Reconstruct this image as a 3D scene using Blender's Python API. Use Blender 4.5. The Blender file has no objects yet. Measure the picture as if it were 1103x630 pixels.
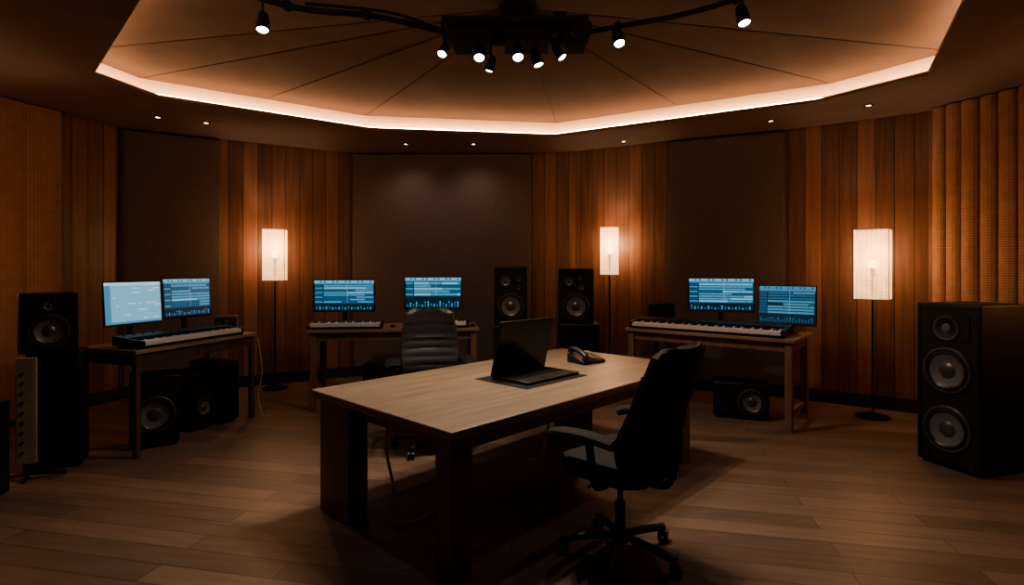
import bpy, bmesh, math, random
from mathutils import Vector, Matrix
random.seed(7)
S = bpy.context.scene
COL = S.collection
I4 = Matrix.Identity(4)
rad = math.radians
try:
    S.view_settings.look = 'AgX - Medium High Contrast'
    S.view_settings.exposure = .22
except Exception as ex: print(ex)

# ------------------------------------------------------------------ materials
def new_mat(name):
    m = bpy.data.materials.new(name); m.use_nodes = True
    nt = m.node_tree
    return m, nt, nt.nodes['Principled BSDF']

def N(nt, t, **kw):
    n = nt.nodes.new(t)
    for k, v in kw.items(): setattr(n, k, v)
    return n

def mat(name, col, rough=.5, metal=0., noise=.15, nscale=30, bump=0.0, spec=.5):
    m, nt, b = new_mat(name)
    tc = N(nt, 'ShaderNodeTexCoord'); nz = N(nt, 'ShaderNodeTexNoise')
    nz.inputs['Scale'].default_value = nscale; nz.inputs['Detail'].default_value = 3
    nt.links.new(tc.outputs['Object'], nz.inputs['Vector'])
    cr = N(nt, 'ShaderNodeValToRGB')
    cr.color_ramp.elements[0].position = .3; cr.color_ramp.elements[1].position = .7
    cr.color_ramp.elements[0].color = (*[c*(1-noise) for c in col], 1)
    cr.color_ramp.elements[1].color = (*[min(1, c*(1+noise)) for c in col], 1)
    nt.links.new(nz.outputs['Fac'], cr.inputs['Fac'])
    nt.links.new(cr.outputs['Color'], b.inputs['Base Color'])
    b.inputs['Roughness'].default_value = rough
    b.inputs['Metallic'].default_value = metal
    b.inputs['Specular IOR Level'].default_value = spec
    if bump:
        bp = N(nt, 'ShaderNodeBump'); bp.inputs['Strength'].default_value = bump; bp.inputs['Distance'].default_value = .002
        nt.links.new(nz.outputs['Fac'], bp.inputs['Height']); nt.links.new(bp.outputs['Normal'], b.inputs['Normal'])
    return m

def emit(name, col, strength):
    m, nt, b = new_mat(name)
    b.inputs['Base Color'].default_value = (*[c*.1 for c in col], 1)
    b.inputs['Emission Color'].default_value = (*col, 1)
    b.inputs['Emission Strength'].default_value = strength
    b.inputs['Roughness'].default_value = .3
    return m

def wood(name, dark, light, stretch=(1.2, 16, 16), rough=.42, bump=.15):
    m, nt, b = new_mat(name)
    tc = N(nt, 'ShaderNodeTexCoord'); mp = N(nt, 'ShaderNodeMapping'); nz = N(nt, 'ShaderNodeTexNoise')
    mp.inputs['Scale'].default_value = stretch
    nz.inputs['Scale'].default_value = 1.6; nz.inputs['Detail'].default_value = 7; nz.inputs['Distortion'].default_value = .5
    cr = N(nt, 'ShaderNodeValToRGB')
    cr.color_ramp.elements[0].position = .3; cr.color_ramp.elements[1].position = .72
    cr.color_ramp.elements[0].color = (*dark, 1); cr.color_ramp.elements[1].color = (*light, 1)
    nt.links.new(tc.outputs['Object'], mp.inputs['Vector']); nt.links.new(mp.outputs['Vector'], nz.inputs['Vector'])
    nt.links.new(nz.outputs['Fac'], cr.inputs['Fac']); nt.links.new(cr.outputs['Color'], b.inputs['Base Color'])
    bp = N(nt, 'ShaderNodeBump'); bp.inputs['Strength'].default_value = bump; bp.inputs['Distance'].default_value = .002
    nt.links.new(nz.outputs['Fac'], bp.inputs['Height']); nt.links.new(bp.outputs['Normal'], b.inputs['Normal'])
    b.inputs['Roughness'].default_value = rough
    return m

def mth(nt, op, a, bv=None, c=None):
    n = N(nt, 'ShaderNodeMath', operation=op)
    for i, v in enumerate((a, bv, c)):
        if v is None: continue
        if isinstance(v, (int, float)): n.inputs[i].default_value = v
        else: nt.links.new(v, n.inputs[i])
    return n.outputs[0]

def wall_wood(name):
    m, nt, b = new_mat(name)
    tc = N(nt, 'ShaderNodeTexCoord'); sp = N(nt, 'ShaderNodeSeparateXYZ')
    nt.links.new(tc.outputs['UV'], sp.inputs[0])
    u = mth(nt, 'DIVIDE', sp.outputs[0], .17)
    idx = mth(nt, 'FLOOR', u); fr = mth(nt, 'FRACT', u)
    wn = N(nt, 'ShaderNodeTexWhiteNoise', noise_dimensions='1D'); nt.links.new(idx, wn.inputs['W'])
    gx = mth(nt, 'MULTIPLY', sp.outputs[0], 22); gy = mth(nt, 'MULTIPLY', sp.outputs[1], 1.1)
    gz = mth(nt, 'MULTIPLY', wn.outputs['Value'], 31)
    cb = N(nt, 'ShaderNodeCombineXYZ')
    nt.links.new(gx, cb.inputs[0]); nt.links.new(gy, cb.inputs[1]); nt.links.new(gz, cb.inputs[2])
    nz = N(nt, 'ShaderNodeTexNoise'); nz.inputs['Scale'].default_value = 1; nz.inputs['Detail'].default_value = 6; nz.inputs['Distortion'].default_value = .4
    nt.links.new(cb.outputs[0], nz.inputs['Vector'])
    f = mth(nt, 'ADD', mth(nt, 'MULTIPLY', nz.outputs['Fac'], .65), mth(nt, 'MULTIPLY', wn.outputs['Value'], .4))
    cr = N(nt, 'ShaderNodeValToRGB')
    cr.color_ramp.elements[0].position = .2; cr.color_ramp.elements[0].color = (.085, .043, .032, 1)
    cr.color_ramp.elements[1].position = .85; cr.color_ramp.elements[1].color = (.30, .165, .125, 1)
    nt.links.new(f, cr.inputs['Fac'])
    g1 = mth(nt, 'LESS_THAN', fr, .04)
    mx = N(nt, 'ShaderNodeMix', data_type='RGBA')
    nt.links.new(g1, mx.inputs['Factor']); nt.links.new(cr.outputs['Color'], mx.inputs[6]); mx.inputs[7].default_value = (.022, .011, .008, 1)
    nt.links.new(mx.outputs[2], b.inputs['Base Color'])
    bp = N(nt, 'ShaderNodeBump'); bp.inputs['Strength'].default_value = .6; bp.inputs['Distance'].default_value = .01
    h = mth(nt, 'SUBTRACT', mth(nt, 'MULTIPLY', nz.outputs['Fac'], .1), g1)
    nt.links.new(h, bp.inputs['Height']); nt.links.new(bp.outputs['Normal'], b.inputs['Normal'])
    b.inputs['Roughness'].default_value = .5
    return m

def floor_wood(name):
    m, nt, b = new_mat(name)
    tc = N(nt, 'ShaderNodeTexCoord'); mp = N(nt, 'ShaderNodeMapping')
    mp.inputs['Rotation'].default_value = (0, 0, rad(12))
    nt.links.new(tc.outputs['Object'], mp.inputs['Vector'])
    br = N(nt, 'ShaderNodeTexBrick'); br.offset = .37
    br.inputs['Scale'].default_value = 1; br.inputs['Brick Width'].default_value = 1.7; br.inputs['Row Height'].default_value = .16
    br.inputs['Mortar Size'].default_value = .0028; br.inputs['Mortar Smooth'].default_value = .2
    br.inputs['Color1'].default_value = (.14, .095, .07, 1); br.inputs['Color2'].default_value = (.235, .16, .118, 1)
    br.inputs['Mortar'].default_value = (.05, .033, .024, 1)
    nt.links.new(mp.outputs['Vector'], br.inputs['Vector'])
    mp2 = N(nt, 'ShaderNodeMapping'); mp2.inputs['Scale'].default_value = (1.5, 18, 1)
    nt.links.new(mp.outputs['Vector'], mp2.inputs['Vector'])
    nz = N(nt, 'ShaderNodeTexNoise'); nz.inputs['Scale'].default_value = 1.5; nz.inputs['Detail'].default_value = 6
    nt.links.new(mp2.outputs['Vector'], nz.inputs['Vector'])
    mx = N(nt, 'ShaderNodeMix', data_type='RGBA', blend_type='MULTIPLY'); mx.inputs['Factor'].default_value = .6
    cr = N(nt, 'ShaderNodeValToRGB'); cr.color_ramp.elements[0].position = .3; cr.color_ramp.elements[0].color = (.55, .53, .51, 1); cr.color_ramp.elements[1].position = .7
    nt.links.new(nz.outputs['Fac'], cr.inputs['Fac'])
    nt.links.new(br.outputs['Color'], mx.inputs[6]); nt.links.new(cr.outputs['Color'], mx.inputs[7])
    nt.links.new(mx.outputs[2], b.inputs['Base Color'])
    b.inputs['Roughness'].default_value = .44
    b.inputs['Specular IOR Level'].default_value = .4
    return m

def woven(name, c1, c2, em=0, sx=70, sy=90, emc=(1, .72, .42), contrast=.6, openness=0):
    m, nt, b = new_mat(name)
    tc = N(nt, 'ShaderNodeTexCoord'); sp = N(nt, 'ShaderNodeSeparateXYZ')
    nt.links.new(tc.outputs['UV'], sp.inputs[0])
    a = mth(nt, 'SINE', mth(nt, 'MULTIPLY', sp.outputs[0], sx*math.pi))
    c = mth(nt, 'SINE', mth(nt, 'MULTIPLY', sp.outputs[1], sy*math.pi))
    f = mth(nt, 'MULTIPLY_ADD', mth(nt, 'ADD', mth(nt, 'MULTIPLY', a, .5), c), .33, .5)
    nz = N(nt, 'ShaderNodeTexNoise'); nz.inputs['Scale'].default_value = 9; nz.inputs['Detail'].default_value = 4
    nt.links.new(tc.outputs['UV'], nz.inputs['Vector'])
    f2 = mth(nt, 'ADD', mth(nt, 'MULTIPLY', f, contrast), mth(nt, 'MULTIPLY', nz.outputs['Fac'], 1.1-contrast))
    cr = N(nt, 'ShaderNodeValToRGB'); cr.color_ramp.elements[0].color = (*c1, 1); cr.color_ramp.elements[1].color = (*c2, 1)
    cr.color_ramp.elements[0].position = .15; cr.color_ramp.elements[1].position = .85
    nt.links.new(f2, cr.inputs['Fac']); nt.links.new(cr.outputs['Color'], b.inputs['Base Color'])
    b.inputs['Roughness'].default_value = .9
    bp = N(nt, 'ShaderNodeBump'); bp.inputs['Strength'].default_value = .4; bp.inputs['Distance'].default_value = .004
    nt.links.new(f, bp.inputs['Height']); nt.links.new(bp.outputs['Normal'], b.inputs['Normal'])
    if em:
        b.inputs['Emission Color'].default_value = (*emc, 1)
        nt.links.new(mth(nt, 'MAXIMUM', mth(nt, 'MULTIPLY_ADD', f2, em*1.7, -em*.05), em*.15), b.inputs['Emission Strength'])
    if openness:
        tr = N(nt, 'ShaderNodeBsdfTransparent'); tr.inputs['Color'].default_value = (1, .86, .68, 1)
        ms = N(nt, 'ShaderNodeMixShader'); ms.inputs[0].default_value = openness
        out = nt.nodes['Material Output']
        nt.links.new(b.outputs[0], ms.inputs[1]); nt.links.new(tr.outputs[0], ms.inputs[2]); nt.links.new(ms.outputs[0], out.inputs['Surface'])
    return m

M_wall = wall_wood('wall_boards')
M_floor = floor_wood('floor_planks')
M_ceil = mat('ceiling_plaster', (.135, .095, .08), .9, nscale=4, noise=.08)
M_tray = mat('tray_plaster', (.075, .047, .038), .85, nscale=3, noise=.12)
M_riser = mat('cove_riser_glow', (.6, .46, .37), .8, nscale=3, noise=.04)  # pale tone puts part of the cove's glow band into the colour
M_seam = mat('tray_seam', (.028, .019, .015), .8)
M_panel = mat('panel_fabric', (.13, .108, .105), .95, nscale=60, noise=.15, bump=.3)
M_curtain = woven('woven_curtain', (.2, .105, .072), (.43, .265, .19))
M_shade = woven('woven_lampshade', (.4, .3, .2), (.6, .46, .3), em=1.7, sx=44, sy=84, emc=(1, .58, .29), contrast=.5, openness=.36)
M_black = mat('black_plastic', (.012, .012, .013), .42)
M_matte = mat('black_matte', (.008, .0078, .008), .75, spec=.25)
M_cab = mat('black_cabinet_wood', (.011, .0105, .011), .5, nscale=80)
M_greycab = mat('grey_speaker_box', (.12, .115, .11), .45, nscale=80)
M_cone = mat('speaker_cone', (.14, .135, .14), .4)
M_rubber = mat('speaker_rubber', (.02, .02, .02), .35)
M_ring = mat('speaker_ring', (.11, .105, .105), .35, metal=.5)
M_metal = mat('dark_metal', (.03, .028, .027), .35, metal=.8)
M_chrome = mat('grey_metal', (.35, .34, .33), .3, metal=.9)
M_tabletop = wood('oak_tabletop', (.145, .105, .073), (.25, .19, .137))
M_tableleg = wood('oak_leg', (.11, .066, .045), (.19, .118, .082), stretch=(14, 14, 1.2))
M_desktop = wood('desk_top_wood', (.22, .14, .09), (.36, .245, .165))
M_deskleg = wood('desk_leg_wood', (.16, .095, .06), (.26, .16, .105), stretch=(14, 14, 1.2))
M_darkleg = wood('dark_desk_leg', (.06, .036, .024), (.12, .072, .048), stretch=(14, 14, 1.2))
M_base = mat('baseboard_dark', (.03, .022, .018), .5)
M_white = mat('white_keys', (.75, .72, .67), .3, noise=.02)
M_grey = mat('grey_leather', (.045, .042, .041), .5, nscale=120, bump=.3)
M_chairb = mat('black_mesh_fabric', (.010, .0098, .0105), .8, nscale=200, bump=.4, spec=.3)
M_led = emit('led_strip_light', (1, .57, .30), 30)
M_lens = emit('spot_lens', (1, .85, .68), 60)
M_dlens = emit('downlight_lens', (1, .7, .45), 8)
M_bulb = emit('bulb_glow', (1, .72, .42), 9)
M_cream = mat('cream_panel', (.3, .235, .175), .5)
M_cable = mat('grey_cable', (.5, .46, .42), .5)
M_frame = mat('shade_frame', (.3, .2, .11), .5)
M_off = mat('screen_off', (.006, .006, .007), .2)
E_bg = emit('screen_blue', (.02, .10, .19), .8)
E_dark = emit('screen_dark', (.007, .026, .045), .75)
E_mid = emit('screen_mid', (.08, .28, .44), .75)
E_lt = emit('screen_light', (.24, .54, .72), .75)
E_wh = emit('screen_pale', (.5, .74, .85), .8)
SCR = [E_bg, E_dark, E_mid, E_lt, E_wh]

# ------------------------------------------------------------------ mesh helpers
def box(bm, c, s, rot=None, mi=0):
    r = bmesh.ops.create_cube(bm, size=1)
    Mx = Matrix.Translation(c) @ (rot if rot else I4) @ Matrix.Diagonal((*s, 1))
    bmesh.ops.transform(bm, matrix=Mx, verts=r['verts'])
    for f in {f for v in r['verts'] for f in v.link_faces}: f.material_index = mi

def cyl(bm, p0, p1, r0, r1=None, seg=20, mi=0):
    p0 = Vector(p0); p1 = Vector(p1); d = p1-p0
    r = bmesh.ops.create_cone(bm, cap_ends=True, segments=seg, radius1=r0, radius2=r0 if r1 is None else r1, depth=d.length)
    Mx = Matrix.Translation((p0+p1)/2) @ d.to_track_quat('Z', 'Y').to_matrix().to_4x4()
    bmesh.ops.transform(bm, matrix=Mx, verts=r['verts'])
    for f in {f for v in r['verts'] for f in v.link_faces}: f.material_index = mi

def lathe(bm, prof, Mx=I4, seg=32, mis=None):
    rings = []
    for (r, z) in prof:
        if r < 1e-5: rings.append([bm.verts.new(Mx @ Vector((0, 0, z)))])
        else: rings.append([bm.verts.new(Mx @ Vector((r*math.cos(2*math.pi*i/seg), r*math.sin(2*math.pi*i/seg), z))) for i in range(seg)])
    for k in range(len(rings)-1):
        a, b = rings[k], rings[k+1]
        for i in range(seg):
            j = (i+1) % seg
            vs = [a[i % len(a)], a[j % len(a)], b[j % len(b)], b[i % len(b)]]
            vv = []
            for v in vs:
                if v not in vv: vv.append(v)
            if len(vv) >= 3:
                f = bm.faces.new(vv)
                if mis: f.material_index = mis[k]

def catmull(pts, n=6):
    pts = [Vector(p) for p in pts]; P = [pts[0]]+pts+[pts[-1]]; out = []
    for i in range(1, len(P)-2):
        for k in range(n):
            t = k/n
            out.append(.5*((2*P[i])+(P[i+1]-P[i-1])*t+(2*P[i-1]-5*P[i]+4*P[i+1]-P[i+2])*t*t+(3*P[i]-3*P[i+1]+P[i+2]-P[i-1])*t**3))
    out.append(pts[-1]); return out

def tube(bm, pts, r, seg=8, n=6, sx=1, mi=0):
    pts = catmull(pts, n) if n else [Vector(p) for p in pts]
    rings = []
    for i, p in enumerate(pts):
        d = (pts[min(i+1, len(pts)-1)]-pts[max(i-1, 0)]).normalized()
        up = Vector((0, 0, 1)) if abs(d.z) < .95 else Vector((1, 0, 0))
        a = d.cross(up).normalized(); b = a.cross(d).normalized()
        rings.append([bm.verts.new(p+a*math.cos(2*math.pi*k/seg)*r*sx+b*math.sin(2*math.pi*k/seg)*r) for k in range(seg)])
    for i in range(len(rings)-1):
        for k in range(seg):
            f = bm.faces.new([rings[i][k], rings[i][(k+1) % seg], rings[i+1][(k+1) % seg], rings[i+1][k]]); f.material_index = mi
    bm.faces.new(rings[0]); bm.faces.new(rings[-1])

def finish(bm, name, mats, parent=None, bevel=0, seg=2, smooth=True, loc=None, yaw=0, recalc=True):
    if recalc: bmesh.ops.recalc_face_normals(bm, faces=bm.faces)
    me = bpy.data.meshes.new(name); bm.to_mesh(me); bm.free()
    for m in (mats if isinstance(mats, list) else [mats]): me.materials.append(m)
    if smooth:
        for p in me.polygons: p.use_smooth = True
        me.set_sharp_from_angle(angle=rad(35))
    o = bpy.data.objects.new(name, me); COL.objects.link(o)
    if parent: o.parent = parent
    if loc: o.location = loc
    o.rotation_euler[2] = yaw
    if bevel:
        b = o.modifiers.new('bevel', 'BEVEL'); b.width = bevel; b.segments = seg; b.limit_method = 'ANGLE'; b.angle_limit = rad(40)
    return o

def tag(o, label, cat, group=None):
    o['label'] = label; o['category'] = cat
    if group: o['group'] = group
    return o

def thing(name, loc, yaw, label, cat, group=None):
    e = bpy.data.objects.new(name, None); e.empty_display_size = .1
    COL.objects.link(e); e.location = loc; e.rotation_euler[2] = yaw
    return tag(e, label, cat, group)

def yawf(fx, fy): return math.atan2(fx, -fy)

def on(cx, cy, yaw, lx, ly):
    return (cx+lx*math.cos(yaw)-ly*math.sin(yaw), cy+lx*math.sin(yaw)+ly*math.cos(yaw))

def RX(a): return Matrix.Rotation(a, 4, 'X')
def RY(a): return Matrix.Rotation(a, 4, 'Y')
def RZ(a): return Matrix.Rotation(a, 4, 'Z')

# ------------------------------------------------------------------ room
CH = 3.13
A = [(-5.2, 2.0), (-4.87, 5.29), (-4.52, 6.43), (-3.63, 6.99), (-2.24, 7.82), (.3, 7.82), (.88, 7.7), (1.99, 7.09), (3.22, 6.52), (4.3, 5.75), (4.62, 4.9), (5.0, 2.0)]
B1, B2 = (5.0, -2.2), (-5.2, -2.2)

def wall(name, pts, m, uv0=0.):
    bm = bmesh.new(); uv = bm.loops.layers.uv.new('UVMap'); u = uv0
    for a, b in zip(pts[:-1], pts[1:]):
        L = (Vector(b)-Vector(a)).length
        vs = [bm.verts.new((a[0], a[1], 0)), bm.verts.new((b[0], b[1], 0)), bm.verts.new((b[0], b[1], CH+.6)), bm.verts.new((a[0], a[1], CH+.6))]
        f = bm.faces.new(vs)
        for lp, c in zip(f.loops, [(u, 0), (u+L, 0), (u+L, CH+.6), (u, CH+.6)]): lp[uv].uv = c
        u += L
    bmesh.ops.remove_doubles(bm, verts=bm.verts, dist=.0001)
    o = finish(bm, name, m, smooth=False); o['kind'] = 'structure'
    return o
wall('wall_left', [B2]+A[:4], M_wall)
wall('wall_back', A[3:8], M_wall, 3)
wall('wall_right', A[7:]+[B1], M_wall, 9)
wall('wall_front', [B1, B2], M_ceil)

def basebd(name, pts):
    bm = bmesh.new()
    for a, b in zip(pts[:-1], pts[1:]):
        a = Vector(a); b = Vector(b); d = (b-a).normalized(); n = Vector((d.y, -d.x)); L = (b-a).length
        c = (a+b)/2+n*.012
        box(bm, (c.x, c.y, .07), (L, .024, .14), RZ(math.atan2(d.y, d.x)))
    o = finish(bm, name, M_base, smooth=False, bevel=.003); o['kind'] = 'structure'
basebd('baseboard_left', [B2]+A[:4]); basebd('baseboard_back', A[3:8]); basebd('baseboard_right', A[7:]+[B1])

bm = bmesh.new()
vs = [bm.verts.new((x, y, 0)) for x, y in A+[B1, B2]]
bm.faces.new(vs)
o = finish(bm, 'floor', M_floor, smooth=False); o['kind'] = 'structure'
if o.data.polygons[0].normal.z < 0: o.data.flip_normals()

T = [(-3.5, 4.66), (-3.36, 5.29), (-1.65, 6.52), (.52, 6.84), (2.97, 5.43), (3.48, 4.66), (2.74, 3.37), (1.6, 2.2), (-1.2, 2.2), (-2.25, 3.37)]
CC = Vector((.0, 4.55))
def tscale(k): return [tuple(CC+(Vector(p)-CC)*k) for p in T]
bm = bmesh.new()
def loop(pts, z):
    v = [bm.verts.new((x, y, z)) for x, y in pts]
    return v, [bm.edges.new((v[i], v[(i+1) % len(v)])) for i in range(len(v))]
outer = [(x*1.002, y*1.002) for x, y in A+[B1, B2]]
v1, e1 = loop(outer, CH); v2, e2 = loop(T, CH)
bmesh.ops.triangle_fill(bm, edges=e1+e2, use_beauty=True)
LT = .03
n = len(T)
v3 = [bm.verts.new((x, y, CH+LT)) for x, y in T]
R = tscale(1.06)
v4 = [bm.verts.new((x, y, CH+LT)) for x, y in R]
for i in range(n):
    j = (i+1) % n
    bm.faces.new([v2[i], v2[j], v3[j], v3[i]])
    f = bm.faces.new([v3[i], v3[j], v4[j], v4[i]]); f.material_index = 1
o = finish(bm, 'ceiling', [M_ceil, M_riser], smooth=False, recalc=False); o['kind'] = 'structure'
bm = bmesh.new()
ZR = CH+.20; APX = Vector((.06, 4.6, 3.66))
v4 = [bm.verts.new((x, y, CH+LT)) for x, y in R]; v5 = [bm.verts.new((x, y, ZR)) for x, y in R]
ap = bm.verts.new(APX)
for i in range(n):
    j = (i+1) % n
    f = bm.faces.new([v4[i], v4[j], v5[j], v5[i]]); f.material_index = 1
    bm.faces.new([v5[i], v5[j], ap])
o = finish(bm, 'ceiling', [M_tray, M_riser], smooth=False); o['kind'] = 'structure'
bm = bmesh.new()
seams = [Vector((*R[i], ZR)) for i in (0, 1, 2, 3, 4, 5)]+[Vector(((R[i][0]+R[(i+1) % n][0])/2, (R[i][1]+R[(i+1) % n][1])/2, ZR)) for i in (1, 3)]
for p in seams:
    a = p+(APX-p)*.01-Vector((0, 0, .001)); b = APX-Vector((0, 0, .001))
    cyl(bm, a, b, .004, .004, 6)
o = finish(bm, 'trim_1', M_seam, smooth=False); o['kind'] = 'structure'
bm = bmesh.new(); Q = tscale(1.03)
for i in range(n):
    a = Vector(Q[i]); b = Vector(Q[(i+1) % n]); d = b-a; c = (a+b)/2
    box(bm, (c.x, c.y, CH+LT+.012), (d.length, .03, .02), RZ(math.atan2(d.y, d.x)))
tag(finish(bm, 'led_strip', M_led, smooth=False), 'warm white light strip glowing in the ceiling cove', 'light strip')

# dark acoustic panels
def panel(a, b, i0, i1):
    a = Vector(a); b = Vector(b); d = (b-a); L = d.length; dn = d.normalized(); nn = Vector((dn.y, -dn.x))
    p = a+d*i0; q = a+d*i1; c = (p+q)/2+nn*.03
    bm = bmesh.new(); box(bm, (0, 0, 0), ((q-p).length, .05, CH-.17))
    return tag(finish(bm, 'acoustic_panel', M_panel, bevel=.008, loc=(c.x, c.y, .145+(CH-.17)/2), yaw=math.atan2(dn.y, dn.x)), 'tall dark brown fabric acoustic panel on the timber wall', 'acoustic panel', 'fabric acoustic panels on the walls')
panel(A[2], A[3], .03, .97); panel(A[4], A[5], .01, .985); panel(A[7], A[8], .01, .98)

# curtains
def curtain(pts, label, pw=.15, depth=.05):
    P = [Vector(p) for p in pts]
    bm = bmesh.new(); uv = bm.loops.layers.uv.new('UVMap')
    col = []; u = 0
    for a, b in zip(P[:-1], P[1:]):
        d = b-a; L = d.length; dn = d/L; nn = Vector((dn.y, -dn.x)); k = int(L/.015)
        for i in range(k+(1 if b is P[-1] else 0)):
            t = i/k; s = u+L*t
            w = abs(math.sin(s*math.pi/pw+.6*math.sin(s*3)))**.6
            off = .06+depth*w+.008*math.sin(s*9)
            q = a+d*t+nn*off
            col.append((s, [bm.verts.new((q.x, q.y, z)) for z in (.05, 1, 2, CH-.01)]))
        u += L
    for (s0, c0), (s1, c1) in zip(col[:-1], col[1:]):
        for k in range(3):
            f = bm.faces.new([c0[k], c1[k], c1[k+1], c0[k+1]])
            zz = (.05, 1, 2, CH)
            for lp, c in zip(f.loops, [(s0, zz[k]), (s1, zz[k]), (s1, zz[k+1]), (s0, zz[k+1])]): lp[uv].uv = c
    tag(finish(bm, 'curtain', M_curtain), label, 'curtain', 'woven curtains along the walls')
tL = .42
curtain([(-5.19, 2.1), A[1], (A[1][0]+.35*tL, A[1][1]+1.14*tL)], 'pleated tan woven curtain hanging to the floor', .28, .035)
curtain([(4.33, 5.68), A[10], (4.99, 2.1)], 'pleated tan woven curtain hanging to the floor', .15, .05)

# recessed downlights
def downlight(x, y):
    e = thing('downlight', (x, y, CH), 0, 'small round recessed ceiling downlight', 'ceiling light', 'recessed ceiling downlights')
    bm = bmesh.new(); lathe(bm, [(.024, .004), (.024, -.008), (.04, -.008), (.043, .0)], seg=24)
    finish(bm, 'rim', M_metal, e)
    bm = bmesh.new(); lathe(bm, [(0, -.004), (.024, -.004)], seg=24)
    finish(bm, 'lens', M_dlens, e)
for p in [(-3.79, 5.96), (-3.4, 6.19), (3.54, 5.53), (2.84, 6.11), (-1.38, 7.24), (-.5, 7.24), (1.42, 7.09)]: downlight(*p)

# ------------------------------------------------------------------ floor lamps
def floor_lamp(x, y, z0, z1, w, yaw, en=27, lab='floor lamp with square woven glowing shade and thin black pole'):
    e = thing('floor_lamp', (x, y, 0), yaw, lab, 'lamp', 'floor lamps along the walls')
    bm = bmesh.new(); lathe(bm, [(0, 0), (.15, 0), (.15, .015), (.135, .022), (.02, .028), (.014, .05), (0, .05)])
    finish(bm, 'base', M_metal, e)
    zm = (z0+z1)/2
    bm = bmesh.new(); cyl(bm, (0, 0, .04), (0, 0, zm-.05), .011, seg=14); cyl(bm, (0, 0, zm-.12), (0, 0, zm-.04), .02, seg=14)
    finish(bm, 'pole', M_metal, e)
    bm = bmesh.new(); uv = bm.loops.layers.uv.new('UVMap'); h = w/2
    cs = [(-h, -h), (h, -h), (h, h), (-h, h)]
    for i in range(4):
        a = cs[i]; b = cs[(i+1) % 4]
        f = bm.faces.new([bm.verts.new((*a, z0)), bm.verts.new((*b, z0)), bm.verts.new((*b, z1)), bm.verts.new((*a, z1))])
        for lp, c in zip(f.loops, [(i*.33, 0), (i*.33+.33, 0), (i*.33+.33, z1-z0), (i*.33, z1-z0)]): lp[uv].uv = c
    bmesh.ops.remove_doubles(bm, verts=bm.verts, dist=.0001)
    finish(bm, 'lamp_shade', M_shade, e, smooth=False)
    bm = bmesh.new(); t = .008
    for z in (z0, z1):
        for i in range(4):
            a = Vector((*cs[i], z)); b = Vector((*cs[(i+1) % 4], z)); cyl(bm, a, b, t/2, seg=8)
    for c in cs: cyl(bm, (*c, z0), (*c, z1), t/2, seg=8)
    zs = z0+.04
    cyl(bm, (-h, 0, zs), (h, 0, zs), .003, seg=6); cyl(bm, (0, -h, zs), (0, h, zs), .003, seg=6)
    finish(bm, 'frame', M_frame, e)
    bm = bmesh.new(); bmesh.ops.create_uvsphere(bm, u_segments=16, v_segments=10, radius=.04, matrix=Matrix.Translation((0, 0, zm)))
    finish(bm, 'bulb', M_bulb, e)
    l = bpy.data.lights.new('lamp_glow', 'POINT'); l.energy = en; l.color = (1, .64, .41); l.shadow_soft_size = .05
    lo = bpy.data.objects.new('lamp_glow', l); COL.objects.link(lo); lo.location = (x, y, zm+.10)
floor_lamp(-2.98, 7.0, 1.36, 2.0, .26, rad(15))
floor_lamp(1.26, 7.2, 1.43, 2.04, .24, rad(-10))
floor_lamp(3.66, 5.65, 1.2, 1.9, .30, rad(-39))
floor_lamp(-4.45, 3.95, 1.2, 1.9, .33, 0, 30)  # unseen lamp left of the view, added to light the left curtain
floor_lamp(4.42, 3.75, 1.2, 1.9, .33, 0, 20)  # its counterpart out of view on the right, added for the right curtain

# ------------------------------------------------------------------ lighting rig
rig = thing('ceiling_light_rig', (0, 4.4, -.05), 0, 'black ceiling lighting rig with metal frame and pipe arms', 'light rig')
bm = bmesh.new()
box(bm, (-.03, 0, 3.44), (1.06, .07, .09)); box(bm, (-.03, .22, 3.44), (1.06, .06, .06)); box(bm, (-.03, -.22, 3.42), (.9, .05, .05))
for x in (-.5, -.2, .1, .44): box(bm, (x, 0, 3.42), (.05, .5, .05))
box(bm, (-.32, 0, 3.36), (.3, .34, .1)); box(bm, (.12, .03, 3.37), (.36, .3, .1))
finish(bm, 'frame', M_matte, rig, bevel=.006)
bm = bmesh.new(); lathe(bm, [(0, 3.44), (.09, 3.44), (.09, 3.52), (.16, 3.60), (.16, 3.69), (0, 3.69)], Matrix.Translation((.05, .15, 0)), 24)
finish(bm, 'mounting_plate', M_matte, rig)
bm = bmesh.new(); tube(bm, [(-.52, 0, 3.42), (-1.0, -.35, 3.39), (-1.55, -.55, 3.37), (-2.1, -1.2, 3.34)], .022)
tube(bm, [(-.52, .05, 3.45), (-.9, -.25, 3.46), (-1.45, -.5, 3.41)], .012)
for p in [(-1.05, -.37, 3.39), (-1.55, -.55, 3.37)]: bmesh.ops.create_uvsphere(bm, u_segments=12, v_segments=8, radius=.04, matrix=Matrix.Translation(p))
finish(bm, 'pipe_arm', M_matte, rig)
bm = bmesh.new(); tube(bm, [(.48, 0, 3.4), (.8, -.2, 3.38), (1.3, -.5, 3.36), (1.9, -1.1, 3.34)], .02)
for p in [(.8, -.2, 3.38), (1.5, -.68, 3.355)]: bmesh.ops.create_uvsphere(bm, u_segments=12, v_segments=8, radius=.036, matrix=Matrix.Translation(p))
finish(bm, 'pipe_arm', M_matte, rig)
bm = bmesh.new()
box(bm, (.50, -.05, 3.38), (.16, .26, .2)); cyl(bm, (.5, -.2, 3.36), (.52, -.3, 3.32), .07, .08, 20); box(bm, (.36, -.1, 3.45), (.1, .2, .1))
finish(bm, 'projector_head', M_matte, rig, bevel=.01)

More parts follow.
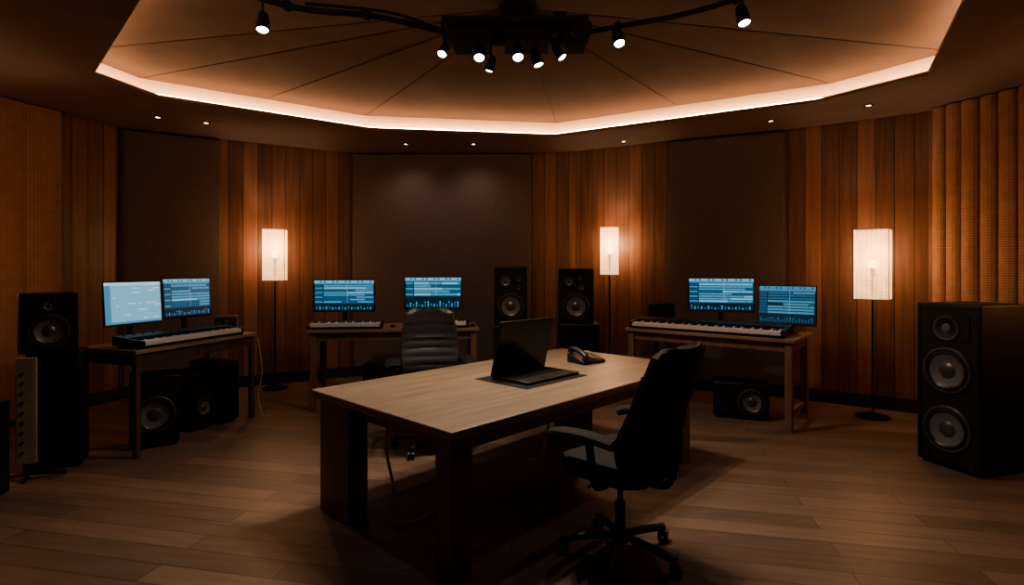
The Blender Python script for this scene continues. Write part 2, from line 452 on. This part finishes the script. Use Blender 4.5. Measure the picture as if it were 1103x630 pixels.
def spotlight(x, y, ztop, zl, aim, sc=1., energy=60, ang=70):
    ztop -= .05; zl -= .045
    e = thing('spotlight', (x, y, zl), 0, 'small black cylindrical spotlight with a bright lens', 'spotlight', 'spotlights on the ceiling rig')
    d = Vector(aim).normalized(); q = d.to_track_quat('Z', 'Y').to_matrix().to_4x4()
    bm = bmesh.new(); lathe(bm, [(0, -.07*sc), (.022*sc, -.07*sc), (.032*sc, -.055*sc), (.036*sc, -.02*sc), (.04*sc, .05*sc), (.04*sc, .06*sc), (.034*sc, .06*sc), (.032*sc, .045*sc)], q, 24)
    finish(bm, 'housing', M_matte, e)
    bm = bmesh.new(); lathe(bm, [(0, .058*sc), (.02*sc, .056*sc), (.034*sc, .05*sc)], q, 24); finish(bm, 'lens', M_lens, e)
    bm = bmesh.new(); cyl(bm, (0, 0, 0), (0, 0, ztop-zl), .008, seg=10); cyl(bm, (-.045*sc, 0, 0), (.045*sc, 0, 0), .006, seg=8)
    finish(bm, 'bracket', M_matte, e)
    l = bpy.data.lights.new('spot_beam', 'SPOT'); l.energy = energy; l.color = (1, .80, .62); l.spot_size = rad(ang); l.spot_blend = .9; l.shadow_soft_size = .05
    lo = bpy.data.objects.new('spot_beam', l); COL.objects.link(lo); lo.location = Vector((x, y, zl))+d*.085*sc; lo.rotation_euler = (-d).to_track_quat('Z', 'Y').to_euler()
K = .95
spotlight(-.52, 4.25, 3.42, 3.22, (-.25, -.6, -1), .95, 60*K, 115)
spotlight(-.25, 4.28, 3.4, 3.21, (.0, -.6, -1), 1.1, 65*K, 120)
spotlight(-.17, 4.5, 3.4, 3.2, (-.3, .1, -1), .95, 75*K, 130)
spotlight(.04, 4.22, 3.42, 3.19, (.1, -.6, -1), 1.1, 55*K, 120)
spotlight(.19, 4.36, 3.4, 3.2, (.3, -.1, -1), 1.1, 80*K, 125)
spotlight(.36, 4.3, 3.4, 3.22, (.5, -.2, -.8), .95, 45*K, 115)
spotlight(-1.70, 3.80, 3.37, 3.23, (.1, -.3, -1), 1.1, 22*K, 110)
spotlight(.78, 4.1, 3.38, 3.25, (.1, -.5, -1), 1.1, 28*K, 100)
spotlight(1.54, 3.72, 3.36, 3.24, (.1, -.3, -1), 1.1, 22*K, 110)
for x in (-1.38, -.5):
    l = bpy.data.lights.new('downlight_beam', 'SPOT'); l.energy = 14; l.color = (1, .72, .58); l.spot_size = rad(110); l.spot_blend = 1; l.shadow_soft_size = .06
    lo = bpy.data.objects.new('downlight_beam', l); COL.objects.link(lo); lo.location = (x, 7.24, CH-.02); lo.rotation_euler = (rad(20), 0, 0)

# ------------------------------------------------------------------ speakers
def driver(name, parent, x, z, r, yf):
    bm = bmesh.new()
    Mx = Matrix.Translation((x, yf, z)) @ RX(rad(90))
    lathe(bm, [(r*1.0, -.002), (r*1.0, .010), (r*.96, .016), (r*.88, .016), (r*.86, .010), (r*.82, .018), (r*.76, .020), (r*.70, .012), (r*.34, .002), (r*.33, .006), (r*.24, .014), (r*.12, .019), (0, .02)],
          Mx, 40, [2, 2, 2, 1, 1, 1, 1, 0, 0, 2, 2, 2])
    for i in range(6):
        a = math.pi/3*i+.3
        p = Mx @ Vector((r*.92*math.cos(a), r*.92*math.sin(a), .014)); q = Mx @ Vector((r*.92*math.cos(a), r*.92*math.sin(a), .020))
        cyl(bm, p, q, r*.03+.001, seg=8, mi=2)
    return finish(bm, name, [M_cone, M_rubber, M_ring], parent)

def speaker(loc, yaw, w, d, h, drv, label, name='studio_speaker', cat='speaker', group=None, feet=False, mc=None):
    e = thing(name, loc, yaw, label, cat, group)
    bm = bmesh.new(); z0 = .02 if feet else 0
    box(bm, (0, 0, z0+(h-z0)/2), (w, d, h-z0)); finish(bm, 'cabinet', mc or M_cab, e, bevel=.012, seg=3)
    bm = bmesh.new()
    for s in (-1, 1): box(bm, (s*(w/2-.022), -d/2-.002, h/2), (.012, .006, h-.06))
    for zz in (.035+z0, h-.03): box(bm, (0, -d/2-.002, zz), (w-.04, .006, .012))
    finish(bm, 'front_trim', M_black, e)
    if feet:
        for sx in (-1, 1):
            for sy in (-1, 1):
                bm = bmesh.new(); cyl(bm, (sx*(w/2-.05), sy*(d/2-.05), 0), (sx*(w/2-.05), sy*(d/2-.05), .022), .02, seg=12); finish(bm, 'foot', M_rubber, e)
    for (kind, x, z, r) in drv:
        if kind == 'horn':
            bm = bmesh.new(); y = -d/2
            box(bm, (x, y-.004, z), (r*2.1, .01, r*1.3))
            lathe(bm, [(r*.62, -.005), (r*.62, .012), (r*.5, .01), (r*.22, .0), (r*.2, .008), (0, .012)], Matrix.Translation((x, y-.008, z)) @ RX(rad(90)), 32, [1, 1, 0, 2, 2])
            finish(bm, 'tweeter', [M_black, M_ring, M_cone], e)
        elif kind == 'port':
            bm = bmesh.new(); lathe(bm, [(r, 0), (r, .008), (r*.8, .008), (r*.7, .001), (0, .001)], Matrix.Translation((x, -d/2, z)) @ RX(rad(90)), 24, [0, 0, 0, 0]); finish(bm, 'bass_port', M_rubber, e)
        elif kind == 'grille':
            bm = bmesh.new(); box(bm, (x, -d/2-.006, z), (w-.06, .014, r*2))
            for i in range(int(r*2/.05)): box(bm, (x, -d/2-.014, z-r+.03+i*.05), (w-.09, .004, .006))
            finish(bm, 'grille', M_matte, e, bevel=.002)
        else:
            driver('woofer' if kind == 'w' else ('midrange_driver' if kind == 'm' else 'tweeter'), e, x, z, r, -d/2)
    return e

speaker((-.02, 6.5, 0), 0, .38, .38, .86, [('w', 0, .45, .14)], 'black floor cabinet carrying a studio speaker', 'speaker_cabinet')
speaker((-.02, 6.5, .86), rad(2), .38, .34, .67, [('w', 0, .22, .15), ('m', -.06, .50, .07), ('t', .09, .53, .035), ('t', .09, .43, .03)], 'black studio speaker with pale cone standing on a cabinet', group='pair of studio speakers')
speaker((.77, 6.5, 0), rad(-3), .46, .4, .88, [('grille', 0, .45, .36)], 'wide black floor cabinet carrying a studio speaker', 'speaker_cabinet')
speaker((.74, 6.48, .88), rad(-5), .40, .34, .63, [('w', 0, .2, .15), ('t', .06, .42, .045), ('m', -.08, .48, .06), ('horn', .04, .53, .05)], 'black studio speaker with pale cone standing on a cabinet', group='pair of studio speakers')
speaker((-3.5, 4.3, 0), yawf(.45, -.89), .33, .28, .88, [('grille', 0, .45, .36)], 'plain tall black floor cabinet under a studio speaker', 'speaker_cabinet')
speaker((-3.56, 4.27, .88), yawf(.68, -.73), .35, .34, .44, [('w', 0, .16, .125), ('t', 0, .35, .05)], 'black two-way studio speaker on a tall cabinet')
speaker((-3.53, 3.58, 0), yawf(.15, -.99), .32, .34, .62, [('w', 0, .25, .13), ('t', 0, .5, .05)], 'black floor speaker cabinet beside a control strip')
speaker((3.52, 4.265, 0), yawf(-.954, -.3), .46, .52, 1.24, [('horn', 0, 1.06, .15), ('w', 0, .74, .175), ('w', 0, .3, .175), ('port', -.16, .08, .03), ('port', .16, .08, .03)], 'large black floor-standing speaker with stacked drivers', 'floor_speaker', feet=True)
speaker((-3.1, 4.83, 0), yawf(.55, -.83), .36, .36, .6, [('w', 0, .28, .155), ('port', 0, .53, .025)], 'black subwoofer with large cone under the desk', 'subwoofer', feet=True)

# control strip on stand
e = thing('control_strip', (-3.46, 3.97, 0), yawf(.5, -.87), 'narrow upright pale control strip with round buttons on a black stand', 'control panel')
bm = bmesh.new(); box(bm, (0, 0, .49), (.12, .035, .76)); finish(bm, 'body', M_cream, e, bevel=.008)
for i in range(9):
    bm = bmesh.new(); cyl(bm, (-.02, -.017, .2+i*.07), (-.02, -.024, .2+i*.07), .010, seg=14); finish(bm, 'button', M_ring, e)
bm = bmesh.new(); box(bm, (0, 0, .06), (.03, .03, .12)); tube(bm, [(-.2, .02, .015), (0, 0, .04), (.22, .02, .015)], .014); tube(bm, [(0, -.1, .015), (0, 0, .04), (0, .05, .03)], .014)
finish(bm, 'stand', M_metal, e)

# ------------------------------------------------------------------ desks
def desk(loc, yaw, L, D, H, label, inset=.06, leg=.065, th=.035, mt=M_desktop, ml=M_deskleg, name='desk', rails=True):
    e = thing(name, loc, yaw, label, 'desk')
    bm = bmesh.new(); box(bm, (0, 0, H-th/2), (L, D, th)); finish(bm, 'tabletop', mt, e, bevel=.005)
    for sx in (-1, 1):
        for sy in (-1, 1):
            bm = bmesh.new(); box(bm, (sx*(L/2-inset), sy*(D/2-inset), (H-th)/2), (leg, leg, H-th)); finish(bm, 'leg', ml, e, bevel=.005)
    bm = bmesh.new(); z = H-th-.045
    for sy in (-1, 1): box(bm, (0, sy*(D/2-inset), z), (L-2*inset-leg, .025, .09))
    for sx in (-1, 1): box(bm, (sx*(L/2-inset), 0, z), (.025, D-2*inset-leg, .09))
    finish(bm, 'apron', ml, e, bevel=.003)
    if rails:
        for sx in (-1, 1):
            bm = bmesh.new(); box(bm, (sx*(L/2-inset), 0, .16), (.035, D-2*inset-leg, .05)); finish(bm, 'side_rail', ml, e, bevel=.003)
    return e
HD = .86
yL = rad(74); cL = (-3.082, 5.113)
desk((*cL, 0), yL, 1.34, .64, HD, 'wooden studio desk with keyboard and two monitors', leg=.045, rails=False, inset=.04, ml=M_darkleg)
yB = rad(7.9); cB = (-1.304, 6.295)
desk((*cB, 0), yB, 1.82, .66, HD, 'long wooden desk with two monitors and small keyboards')
yR = rad(-38.9); cR = (2.135, 5.868)
desk((*cR, 0), yR, 1.7, .76, HD, 'wooden desk carrying a digital piano and two monitors')

# ------------------------------------------------------------------ monitors
def screen_bm(w, h, y, style, z0, rng):
    bm = bmesh.new()
    def q(x0, x1, a0, a1, mi, dy):
        f = bm.faces.new([bm.verts.new((x0, y-dy, a0)), bm.verts.new((x1, y-dy, a0)), bm.verts.new((x1, y-dy, a1)), bm.verts.new((x0, y-dy, a1))]); f.material_index = mi
    X = lambda t: -w/2+w*t
    Z = lambda t: z0-h/2+h*t
    if style == 'light':
        q(X(0), X(1), Z(0), Z(1), 3, 0)
        q(X(0), X(1), Z(.93), Z(1), 4, .0006); q(X(0), X(1), Z(0), Z(.05), 2, .0006)
        q(X(0), X(.10), Z(.05), Z(.93), 2, .0005)
        for i in range(16): q(X(.10), X(1), Z(.08+i*.053), Z(.086+i*.053), 2, .0006)
        for i in range(14):
            r = rng.randint(0, 15); a = rng.uniform(.12, .9); q(X(a), X(min(.99, a+rng.uniform(.03, .2))), Z(.092+r*.053), Z(.125+r*.053), 4, .0009)
    else:
        dim = style == 'dark'
        hi = 2 if dim else 3
        q(X(0), X(1), Z(0), Z(1), 1 if dim else 0, 0)
        q(X(0), X(1), Z(.92), Z(1), 2 if dim else 3, .0006); q(X(0), X(1), Z(.87), Z(.915), 2, .0006)
        for i in range(14): q(X(.02+i*.07), X(.05+i*.07), Z(.935), Z(.985), 0 if i % 3 else hi, .0009)
        nrow = 8 if style != 'mixer' else 5; lo = .25 if style != 'mixer' else .4; st = (.86-lo)/nrow
        q(X(0), X(.15), Z(lo), Z(.865), 1, .0005)
        for r in range(nrow):
            zz = lo+r*st; q(X(.01), X(.14), Z(zz+.01), Z(zz+st-.012), 0 if r % 2 or dim else 2, .0008)
            x = .16
            while x < .97:
                l = rng.uniform(.2, .6)
                x2 = min(.985, x+l)
                if rng.random() < .92:
                    c = rng.choice([0, 2] if dim else [2, 2, 2, 3, 3])
                    q(X(x), X(x2), Z(zz+.010), Z(zz+st-.012), c, .0007)
                    k = x+.005
                    while k < x2-.02:
                        hh = rng.uniform(.04, .18)*st; q(X(k), X(k+.008), Z(zz+st/2-hh), Z(zz+st/2+hh), hi, .0011); k += .02
                x += l+.006
        q(X(0), X(1), Z(0), Z(lo-.02), 1, .0006)
        for i in range(18):
            hh = rng.uniform(.05, .16)*(lo/.32); q(X(.03+i*.053), X(.055+i*.053), Z(.03), Z(.03+hh), 2 if i % 2 and not dim else 0, .0009)
            q(X(.035+i*.053), X(.05+i*.053), Z(.03+hh*.8), Z(.04+hh*.9), hi, .0012)
        q(X(.55), X(.553), Z(lo), Z(.87), 4, .0015)
    return bm

def monitor(x, y, z, yaw, w, h, zc, style, label, seed, tilt=0):
    e = thing('computer_monitor', (x, y, z), yaw, label, 'monitor', 'computer monitors on the desks')
    zz = zc-z
    bm = bmesh.new(); box(bm, (0, .01, .006), (.2, .15, .012)); finish(bm, 'base', M_black, e, bevel=.004)
    bm = bmesh.new(); box(bm, (0, .04, zz/2), (.05, .02, zz)); box(bm, (0, .028, zz), (.1, .03, .1)); finish(bm, 'stand', M_black, e, bevel=.003)
    bm = bmesh.new(); box(bm, (0, 0, 0), (w, .022, h)); box(bm, (0, .013, 0), (w*.6, .02, h*.6))
    o = finish(bm, 'housing', M_black, e, bevel=.005); o.location = (0, 0, zz); o.rotation_euler[0] = tilt
    o2 = finish(screen_bm(w-.026, h-.03, -.0118, style, .003, random.Random(seed)), 'screen', SCR, e, smooth=False, recalc=False)
    o2.location = (0, 0, zz); o2.rotation_euler[0] = tilt
    return e
p = on(*cL, yL, -.285, .17); monitor(*p, HD, yL, .555, .385, 1.205, 'light', 'black monitor with a bright pale blue audio screen', 1, rad(-4))
p = on(*cL, yL, .28, .17); monitor(*p, HD, yL-rad(4), .53, .385, 1.225, 'tracks', 'black monitor showing blue audio tracks', 2, rad(-4))
p = on(*cB, yB, -.59, .12); monitor(*p, HD, rad(4), .69, .37, 1.2, 'tracks', 'black monitor with audio tracks above a small keyboard', 3)
p = on(*cB, yB, .41, .12); monitor(*p, HD, rad(2), .67, .38, 1.225, 'mixer', 'black monitor with a mixer screen behind an office chair', 4)
p = on(*cR, yR, .0, .19); monitor(*p, HD, rad(-16), .68, .37, 1.225, 'tracks', 'black monitor with audio tracks behind a digital piano', 5)
p = on(*cR, yR, .66, .17); monitor(*p, HD, rad(-36), .54, .40, 1.14, 'dark', 'tilted black monitor with a dark blue mixer screen', 6, rad(-10))

# ------------------------------------------------------------------ keyboards
def piano(x, y, z, yaw, L, D, label, h=.07, name='digital_piano'):
    tl = rad(5)
    e = thing(name, (x, y, z+D/2*math.sin(tl)), yaw, label, 'keyboard'); e.rotation_euler[0] = tl
    kd = min(.17, D*.55)
    bm = bmesh.new(); box(bm, (0, 0, .015), (L, D, .03)); box(bm, (0, kd/2, h/2+.01), (L, D-kd-.01, h-.02))
    for s in (-1, 1): box(bm, (s*(L/2-.015), 0, h/2), (.03, D, h*.9))
    for s in (-1, 1): box(bm, (s*(L/2-.06), D/2-.03, -.008), (.05, .03, .02))
    finish(bm, 'body', M_black, e, bevel=.003)
    nk = max(14, int((L-.07)/.0245)); kw = (L-.065)/nk; x0 = -(L-.065)/2
    bm = bmesh.new()
    for i in range(nk): box(bm, (x0+kw*(i+.5), -D/2-.004+kd/2, .044), (kw*.94, kd, .032))
    finish(bm, 'white_keys', M_white, e, smooth=False)
    bm = bmesh.new()
    for i in range(nk-1):
        if i % 7 in (0, 1, 3, 4, 5): box(bm, (x0+kw*(i+1), -D/2-.004+kd*.72, .063), (kw*.48, kd*.52, .012))
    finish(bm, 'black_keys', M_matte, e, smooth=False)
    n_ = int(L/.09)
    for i in range(n_):
        bm = bmesh.new()
        xx = -L/2+.06+(L-.12)*i/(n_-1)
        cyl(bm, (xx, kd/2+.02, h-.004), (xx, kd/2+.02, h+.012), .010, .008, seg=10)
        finish(bm, 'knob', M_ring, e)
    return e
p = on(*cL, yL, -.07, -.16); piano(*p, HD, yL, 1.1, .31, 'black keyboard with white keys along the desk edge')
p = on(*cB, yB, -.52, -.17); piano(*p, HD, yB, .78, .26, 'compact keyboard with white keys in front of a monitor', name='midi_keyboard', h=.05)
p = on(*cB, yB, .5, -.17); piano(*p, HD, yB, .6, .26, 'compact keyboard with white keys behind an office chair', name='midi_keyboard', h=.05)
p = on(*cR, yR, -.02, -.19); piano(*p, HD, yR, 1.56, .34, 'long black digital piano with white keys', h=.08)

def mouse(x, y, z, yaw):
    bm = bmesh.new(); bmesh.ops.create_uvsphere(bm, u_segments=16, v_segments=10, radius=1, matrix=Matrix.Translation((0, 0, .012)) @ Matrix.Diagonal((.03, .052, .02, 1)))
    for v in bm.verts: v.co.z = max(0, v.co.z)
    tag(finish(bm, 'computer_mouse', M_black, loc=(x, y, z), yaw=yaw), 'small black computer mouse on the desk', 'mouse')
p = on(*cB, yB, -.03, -.12); mouse(*p, HD, yB)
p = on(*cB, yB, .85, -.15); mouse(*p, HD, yB)

p = on(*cL, yL, .60, -.0); speaker((*p, HD), yL-rad(50), .21, .12, .17, [('w', -.045, .085, .05), ('t', .055, .085, .03)], 'small grey desktop speaker at the end of the desk', 'desktop_speaker', mc=M_greycab)
p = on(*cR, yR, -.68, .2); speaker((*p, HD), yR+rad(25), .30, .16, .25, [('port', -.09, .04, .015)], 'small black box amplifier on the desk', 'amplifier')

def tower(x, y, yaw, w, d, h, label):
    e = thing('computer_tower', (x, y, 0), yaw, label, 'computer')
    bm = bmesh.new(); box(bm, (0, 0, h/2+.01), (w, d, h-.02)); finish(bm, 'case', M_black, e, bevel=.008)
    bm = bmesh.new(); box(bm, (0, -d/2-.004, h*.5), (w*.86, .012, h*.86))
    for i in range(8): box(bm, (0, -d/2-.012, h*.2+i*h*.05), (w*.7, .004, .008))
    finish(bm, 'front_panel', M_matte, e, bevel=.002)
    bm = bmesh.new(); cyl(bm, (0, -d/2-.008, h*.85), (0, -d/2-.016, h*.85), .012, seg=16); finish(bm, 'power_button', M_chrome, e)
    for sx in (-1, 1):
        for sy in (-1, 1):
            bm = bmesh.new(); cyl(bm, (sx*w*.35, sy*d*.4, 0), (sx*w*.35, sy*d*.4, .012), .015, seg=10); finish(bm, 'foot', M_rubber, e)
p = on(*cL, yL, .44, .0); tower(*p, yL, .22, .4, .6, 'black computer tower under the desk')
p = on(*cL, yL, .17, .03); speaker((*p, 0), yL, .26, .34, .54, [('w', 0, .2, .09), ('port', 0, .4, .03)], 'dark equipment cabinet under the desk', 'speaker_cabinet')
speaker((2.35, 5.72, 0), rad(-22), .52, .34, .36, [('w', .1, .18, .13), ('port', -.16, .1, .04), ('port', -.16, .26, .03)], 'black box amplifier with round cone under the desk', 'amplifier', feet=True)
speaker((-1.45, 6.45, 0), rad(6), .5, .3, .42, [('w', 0, .2, .13)], 'black equipment box under the long desk', 'amplifier', feet=True)

# ------------------------------------------------------------------ central table
yT = rad(46.5); cT = (.10, 3.93); TL, TD, TH = 2.52, 1.35, .75
e = thing('work_table', (*cT, 0), yT, 'large light oak work table with dark chunky legs', 'table')
bm = bmesh.new(); box(bm, (0, 0, TH-.0225), (TL, TD, .045)); finish(bm, 'tabletop', M_tabletop, e, bevel=.006)
bm = bmesh.new(); z = TH-.045-.045
for sy in (-1, 1): box(bm, (0, sy*(TD/2-.1), z), (TL-.3, .03, .09))
for sx in (-1, 1): box(bm, (sx*(TL/2-.12), 0, z), (.03, TD-.25, .09))
finish(bm, 'apron', M_tableleg, e, bevel=.003)
for (sx, sy, lw, ld) in [(-1, -1, .13, .13), (1, -1, .13, .13), (-1, 1, .13, .34), (1, 1, .13, .34)]:
    bm = bmesh.new(); box(bm, (sx*(TL/2-.04-lw/2), sy*(TD/2-.04-ld/2), (TH-.045)/2), (lw, ld, TH-.045)); finish(bm, 'leg', M_tableleg, e, bevel=.006)

yl = yT
bm = bmesh.new(); box(bm, (0, 0, .0015), (.64, .48, .003))
tag(finish(bm, 'desk_mat', M_matte, bevel=.001, loc=(.14, 3.87, TH), yaw=yl), 'thin dark mat under the laptop on the table', 'mat')
e = thing('laptop', (.15, 3.90, TH+.003), yl, 'open dark laptop with a large screen on the table', 'laptop')
bm = bmesh.new(); box(bm, (0, -.03, .011), (.54, .33, .018)); finish(bm, 'base', M_black, e, bevel=.005)
bm = bmesh.new()
for r in range(6):
    for c in range(18): box(bm, (-.226+c*.0266, .085-r*.027, .0215), (.022, .022, .004))
finish(bm, 'keyboard', M_matte, e, smooth=False)
bm = bmesh.new(); box(bm, (0, -.135, .0205), (.12, .075, .002)); finish(bm, 'touchpad', M_rubber, e)
bm = bmesh.new(); box(bm, (0, 0, .195), (.56, .014, .39)); lid = finish(bm, 'lid', M_black, e, bevel=.005)
lid.location = (0, .14, .015); lid.rotation_euler[0] = rad(14)
bm = bmesh.new(); box(bm, (0, -.0078, .20), (.53, .001, .34)); sc = finish(bm, 'screen', M_off, lid)
bm = bmesh.new(); cyl(bm, (-.2, .14, .018), (.2, .14, .018), .009, seg=12); finish(bm, 'hinge', M_metal, e)

# desk phone
e = thing('desk_phone', (.60, 4.50, TH), rad(35), 'black desk telephone with handset resting on the table', 'telephone')
bm = bmesh.new()
vs = [bm.verts.new(v) for v in [(-.12, -.1, 0), (.12, -.1, 0), (.12, .1, 0), (-.12, .1, 0), (-.12, -.1, .025), (.12, -.1, .025), (.12, .1, .075), (-.12, .1, .075)]]
for f in [(0, 1, 2, 3), (4, 5, 6, 7), (0, 1, 5, 4), (1, 2, 6, 5), (2, 3, 7, 6), (3, 0, 4, 7)]: bm.faces.new([vs[i] for i in f])
finish(bm, 'body', M_black, e, bevel=.008, seg=3)
bm = bmesh.new(); tube(bm, [(-.085, -.09, .062), (-.085, -.05, .085), (-.085, .05, .11), (-.085, .09, .105)], .018, sx=1.3, seg=12)
cyl(bm, (-.085, -.085, .035), (-.085, -.085, .065), .03, .024, seg=16); cyl(bm, (-.085, .085, .08), (-.085, .085, .112), .03, .024, seg=16)
finish(bm, 'handset', M_black, e)
for r in range(4):
    for c in range(3):
        bm = bmesh.new(); yy = -.07+r*.028; box(bm, (.0+c*.032, yy, .035+(yy+.1)*.25), (.022, .018, .008), RX(rad(14))); finish(bm, 'key', M_ring, e, bevel=.002)
bm = bmesh.new(); box(bm, (.032, .065, .071), (.1, .045, .004), RX(rad(14))); finish(bm, 'display', M_rubber, e)

# ------------------------------------------------------------------ chairs
def chair(loc, yaw, label, mb, ribs, top, lean, hw=.235, az=0, pr=.022, psx=2.0):
    e = thing('office_chair', loc, yaw, label, 'chair')
    bm = bmesh.new()
    lathe(bm, [(0, .07), (.04, .07), (.045, .085), (.035, .13), (0, .13)], seg=20)
    CA = [2*math.pi*i/5+.35 for i in range(5)]
    for a in CA:
        c, s = math.cos(a), math.sin(a)
        tube(bm, [(c*.02, s*.02, .105), (c*.15, s*.15, .095), (c*.31, s*.31, .075)], .02, sx=1.1)
    finish(bm, 'base', M_black, e)
    for a in CA:
        c, s = math.cos(a)*.31, math.sin(a)*.31
        bm = bmesh.new(); t = Vector((-math.sin(a+.6), math.cos(a+.6), 0))
        for k in (-1, 1):
            q = Vector((c, s, .03))+t*k*.016; cyl(bm, q-t*.009, q+t*.009, .03, seg=20)
        cyl(bm, (c, s, .03), (c, s, .085), .008, seg=8); cyl(bm, Vector((c, s, .03))-t*.02, Vector((c, s, .03))+t*.02, .01, seg=8)
        finish(bm, 'caster', M_black, e)
    bm = bmesh.new(); cyl(bm, (0, 0, .1), (0, 0, .28), .027, seg=20); cyl(bm, (0, 0, .27), (0, 0, .42), .015, seg=16, mi=1)
    finish(bm, 'gas_column', [M_black, M_metal], e)
    bm = bmesh.new(); box(bm, (0, .02, .43), (.18, .26, .05)); tube(bm, [(.08, 0, .43), (.2, -.02, .425), (.26, -.02, .42)], .007); finish(bm, 'tilt_mechanism', M_matte, e, bevel=.008)
    bm = bmesh.new(); nx, ny = 14, 14; g = []
    def se(t): return (1-abs(t)**5)**.2 if abs(t) < 1 else 0
    for layer in (0, 1):
        rows = []
        for j in range(ny+1):
            v = -1+2*j/ny; row = []
            for i in range(nx+1):
                u = -1+2*i/nx
                x = u*.26*(.80+.2*se(v)); y = v*.25*(.80+.2*se(u))
                edge = max(abs(u), abs(v)); dome = .03*(1-edge**4)
                zt = .535+dome+.015*u*u-(.03*((-v-.5)/.5)**2 if v < -.5 else 0)
                row.append(bm.verts.new((x, y, zt if layer else .455-.005*dome)))
            rows.append(row)
        g.append(rows)
        for j in range(ny):
            for i in range(nx): bm.faces.new([rows[j][i], rows[j][i+1], rows[j+1][i+1], rows[j+1][i]])
    a, b = g
    for i in range(nx):
        bm.faces.new([a[0][i], a[0][i+1], b[0][i+1], b[0][i]]); bm.faces.new([a[ny][i], a[ny][i+1], b[ny][i+1], b[ny][i]])
        bm.faces.new([a[i][0], a[i+1][0], b[i+1][0], b[i][0]]); bm.faces.new([a[i][nx], a[i+1][nx], b[i+1][nx], b[i][nx]])
    finish(bm, 'seat', mb, e, bevel=.018, seg=3)
    bm = bmesh.new(); nx, nz = 16, 40; rows = []; z0 = .53
    for j in range(nz+1):
        t = j/nz; v = 2*t-1; row = []
        w = hw*(.88+.12*math.sin(math.pi*min(1, t*1.1)))*(1-.06*t)
        w *= (.72+.28*(1-abs(v)**10)**.1) if abs(v) < 1 else .72
        for i in range(nx+1):
            u = -1+2*i/nx
            y = .225+lean*t**1.3-.04*math.exp(-((t-.22)/.2)**2)-.045*u*u
            if ribs: y -= .010*abs(math.sin(t*math.pi*9))*(1-u**6)*(1 if t < .62 else .25)
            zz = z0+(top-z0)*t
            zz -= .02*u**4*(1 if v > .6 else 0)
            row.append(bm.verts.new((u*w, y, zz)))
        rows.append(row)
    for j in range(nz):
        for i in range(nx): bm.faces.new([rows[j][i], rows[j][i+1], rows[j+1][i+1], rows[j+1][i]])
    o = finish(bm, 'backrest', mb, e)
    sm = o.modifiers.new('s', 'SOLIDIFY'); sm.thickness = .04; sm.offset = 0
    bv = o.modifiers.new('b', 'BEVEL'); bv.width = .012; bv.segments = 3; bv.limit_method = 'ANGLE'; bv.angle_limit = rad(50)
    bm = bmesh.new(); tube(bm, [(0, .1, .43), (0, .27, .44), (0, .29, .6), (0, .26+lean*.5, .82)], .02, sx=1.6); finish(bm, 'back_support', M_matte, e)
    for s in (-1, 1):
        bm = bmesh.new(); tube(bm, [(s*.16, .05, .44), (s*.29, .05, .45), (s*.31, .04, .55), (s*.31, .02, .665+az)], .017, sx=1.3)
        finish(bm, 'armrest_support', M_matte, e)
        bm = bmesh.new(); pts = [(s*.30, .16, .675+az), (s*.31, .0, .69+az), (s*.315, -.14, .683+az), (s*.30, -.2, .665+az)]
        tube(bm, pts, pr, seg=12, sx=psx); finish(bm, 'armrest_pad', M_matte, e)
    return e
chair((-.68, 4.68, 0), yawf(.2, -.98), 'grey padded office chair with ribbed backrest at the table', M_grey, True, 1.15, .05, hw=.255, az=.045, pr=.03, psx=2.2)
chair((.57, 2.93, 0), yawf(-.725, .688), 'black high-back office chair with armrests pulled up to the table', M_chairb, False, 1.13, .16, hw=.30, pr=.026)

# ------------------------------------------------------------------ cables
def cable(pts, r, m, label):
    bm = bmesh.new(); tube(bm, pts, r, seg=8, n=8); tag(finish(bm, 'cable', m), label, 'cable')
cable([(-.72, 3.36, .70), (-.75, 3.32, .45), (-.70, 3.30, .2), (-.68, 3.24, .02), (-.5, 3.4, .008), (-.42, 3.8, .008)], .009, M_cable, 'pale cable hanging from the table to the floor')
cable([(.36, 4.35, .70), (.34, 4.3, .5), (.28, 4.28, .3), (.22, 4.3, .05), (.1, 4.4, .008)], .009, M_cable, 'pale cable hanging under the table')
p = on(*cL, yL, .70, -.30); cable([(p[0], p[1], .8), (p[0]+.03, p[1]+.02, .45), (p[0]-.01, p[1]+.03, .2), (p[0]+.05, p[1]+.0, .01), (p[0]+.1, p[1]+.05, .006)], .005, M_cable, 'pale cable hanging beside the desk')

# ------------------------------------------------------------------ world, camera
w = bpy.data.worlds.new('World'); S.world = w; w.use_nodes = True
w.node_tree.nodes['Background'].inputs[0].default_value = (.02, .014, .012, 1)
w.node_tree.nodes['Background'].inputs[1].default_value = .3
cd = bpy.data.cameras.new('camera'); cam = bpy.data.objects.new('camera', cd); COL.objects.link(cam)
cam.location = (0, 0, 1.5); cam.rotation_euler = (rad(90), 0, 0)
cd.sensor_width = 36; cd.lens = 19.58; cd.shift_y = -25/1103; cd.clip_start = .05
S.camera = cam
